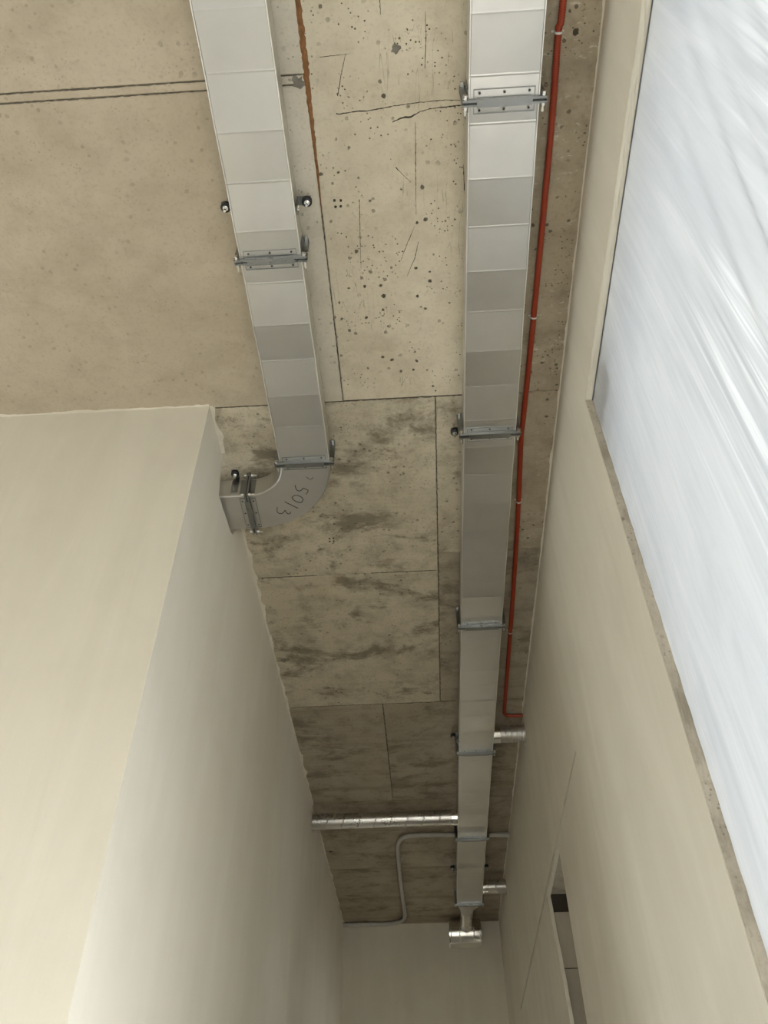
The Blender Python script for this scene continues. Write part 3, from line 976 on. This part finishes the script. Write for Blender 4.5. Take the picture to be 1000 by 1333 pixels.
# ------------------------------------------------------------------ round branch ducts
def spiral_duct(xs, xe, y, z, r, label, pitch=0.105, seam=True):
    s = 1 if xe > xs else -1
    t = thing('spiral_duct', label, 'duct', (xs, y, z))
    MB().tube([(xs, y, z), (xe, y, z)], r, 40, False).build('pipe', M['spiral'], t, smooth=True)
    col = MB()
    col.lathe((xs, y, z), (s, 0, 0), [(0.001, r - 0.001), (0.001, r + 0.006), (0.003, r + 0.006), (0.003, r + 0.0022), (0.040, r + 0.0022), (0.042, r)], 40)
    smooth_by_angle(col.build('collar', M['polished'], t), 40)
    L = abs(xe - xs) - 0.06
    n = int(L / pitch * 28)
    pts, base = [], xs + s * 0.055
    if seam:
        rings = []
        for k in range(n):
            w = 2 * math.pi * k / 28
            xx = base + s * L * k / n
            e = Vector((0, math.cos(w), math.sin(w)))
            p = Vector((xx, y, z))
            rings.append([tuple(p + e * (r - 0.0005) + Vector((-0.0055, 0, 0))), tuple(p + e * (r + 0.0026) + Vector((-0.0015, 0, 0))),
                          tuple(p + e * (r + 0.0026) + Vector((0.0015, 0, 0))), tuple(p + e * (r - 0.0005) + Vector((0.0055, 0, 0)))])
        MB().loft(rings).build('spiral_seam', M['spiral'], t)
    return t


spiral_duct(RX0 - 0.001, XL - 0.2, 5.228, 3.915, 0.049, 'long round spiral duct crossing from the main duct to the left wall')
spiral_duct(RX1 + 0.002, XR + 0.12, 4.195, 3.912, 0.047, 'short round stub to the right wall where the red conduit ends', 0.03)
spiral_duct(RX1 + 0.003, XR + 0.12, 6.421, 3.915, 0.049, 'short round stub to the right wall nearest the end wall', 0.08)


# ------------------------------------------------------------------ conduits
def catmull(P, step):
    P = [Vector(p) for p in P]
    Q = [P[0] * 2 - P[1]] + P + [P[-1] * 2 - P[-2]]
    out = []
    for i in range(1, len(Q) - 2):
        a, b, c_, d = Q[i - 1], Q[i], Q[i + 1], Q[i + 2]
        n = max(2, int((c_ - b).length / (step * 4)))
        for k in range(n):
            u = k / n
            out.append(0.5 * ((2 * b) + (c_ - a) * u + (2 * a - 5 * b + 4 * c_ - d) * u * u + (3 * b - a - 3 * c_ + d) * u ** 3))
    out.append(P[-1])
    res, acc = [out[0]], 0.0          # even spacing
    for a, b in zip(out[:-1], out[1:]):
        L = (b - a).length
        if L < 1e-9:
            continue
        pos = step - acc
        while pos <= L:
            res.append(a.lerp(b, pos / L))
            pos += step
        acc = L - (pos - step)
    return res


def corrugated(name, pts, r, pitch, depth, mat, parent, n=12):
    c = catmull(pts, pitch / 2)
    rad = [r if k % 2 else r - depth for k in range(len(c))]
    return MB().tube(c, rad, n).build(name, mat, parent, smooth=True)


RC = 0.0105
zc = H - RC - 0.0026
rc = thing('red_conduit', 'red corrugated conduit clipped to the ceiling right of the long duct', 'conduit', (0.46, 2.0, zc))
rpts = [(0.470, YB + 0.02, zc), (0.468, -1.5, zc), (0.467, 0.0, zc), (0.4635, 0.594, zc), (0.458, 0.667, zc), (0.460, 0.93, zc), (0.4535, 1.546, zc), (0.446, 1.95, zc - 0.002),
        (0.443, 2.1, zc - 0.002), (0.4535, 2.433, zc), (0.461, 2.9, zc), (0.465, 3.342, zc), (0.467, 3.8, zc), (0.468, 4.05, zc), (0.474, 4.105, zc), (0.492, 4.125, zc), (0.53, 4.128, zc), (XR - 0.001, 4.128, zc)]
corrugated('conduit', rpts, RC, 0.0066, 0.0030, M['red'], rc)
for y in (-1.6, -0.45, 0.667, 1.546, 2.433, 3.342):
    x = 0.468
    for a, b in zip(rpts[:-1], rpts[1:]):
        if a[1] <= y <= b[1]:
            x = a[0] + (b[0] - a[0]) * (y - a[1]) / (b[1] - a[1])
    b = MB()
    b.lathe((x, y, zc), (0, 1, 0), [(-0.0028, RC - 0.002), (-0.0028, RC + 0.0012), (0.0028, RC + 0.0012), (0.0028, RC - 0.002)], 20)
    b.box((x - 0.017, y - 0.0028, H - 0.0025), (x + 0.017, y + 0.0028, H - 0.0002))
    b.build('clip', M['tie'], rc)

GC = 0.0170
zg = H - GC - 0.0026
gc = thing('grey_conduit', 'grey flexible corrugated conduit bending across the ceiling under the long duct', 'conduit', (-0.2, 6.3, zg))
gpts = [(XR - 0.001, 5.672, zg), (0.42, 5.66, zg), (0.24, 5.645, zg), (0.05, 5.632, zg), (-0.09, 5.630, zg), (-0.165, 5.66, zg), (-0.205, 5.76, zg), (-0.212, 5.92, zg), (-0.216, 6.377, zg), (-0.213, 6.75, zg), (-0.209, 7.10, zg),
        (-0.222, 7.22, zg), (-0.275, 7.305, zg), (-0.38, 7.335, zg), (-0.56, 7.333, zg), (XL + 0.002, 7.331, zg)]
corrugated('conduit', gpts, GC, 0.012, 0.0022, M['grey_conduit'], gc)
for x, y, ax in ((-0.212, 5.95, 'y'), (-0.214, 6.62, 'y'), (-0.5, 7.334, 'x')):
    b = MB()
    d = Vector((0, 0.006, 0)) if ax == 'y' else Vector((0.006, 0, 0))
    p = Vector((x, y, zg))
    b.tube([p - d, p + d], GC + 0.0012, 16, False)
    b.build('clip', M['grey_conduit'], gc)
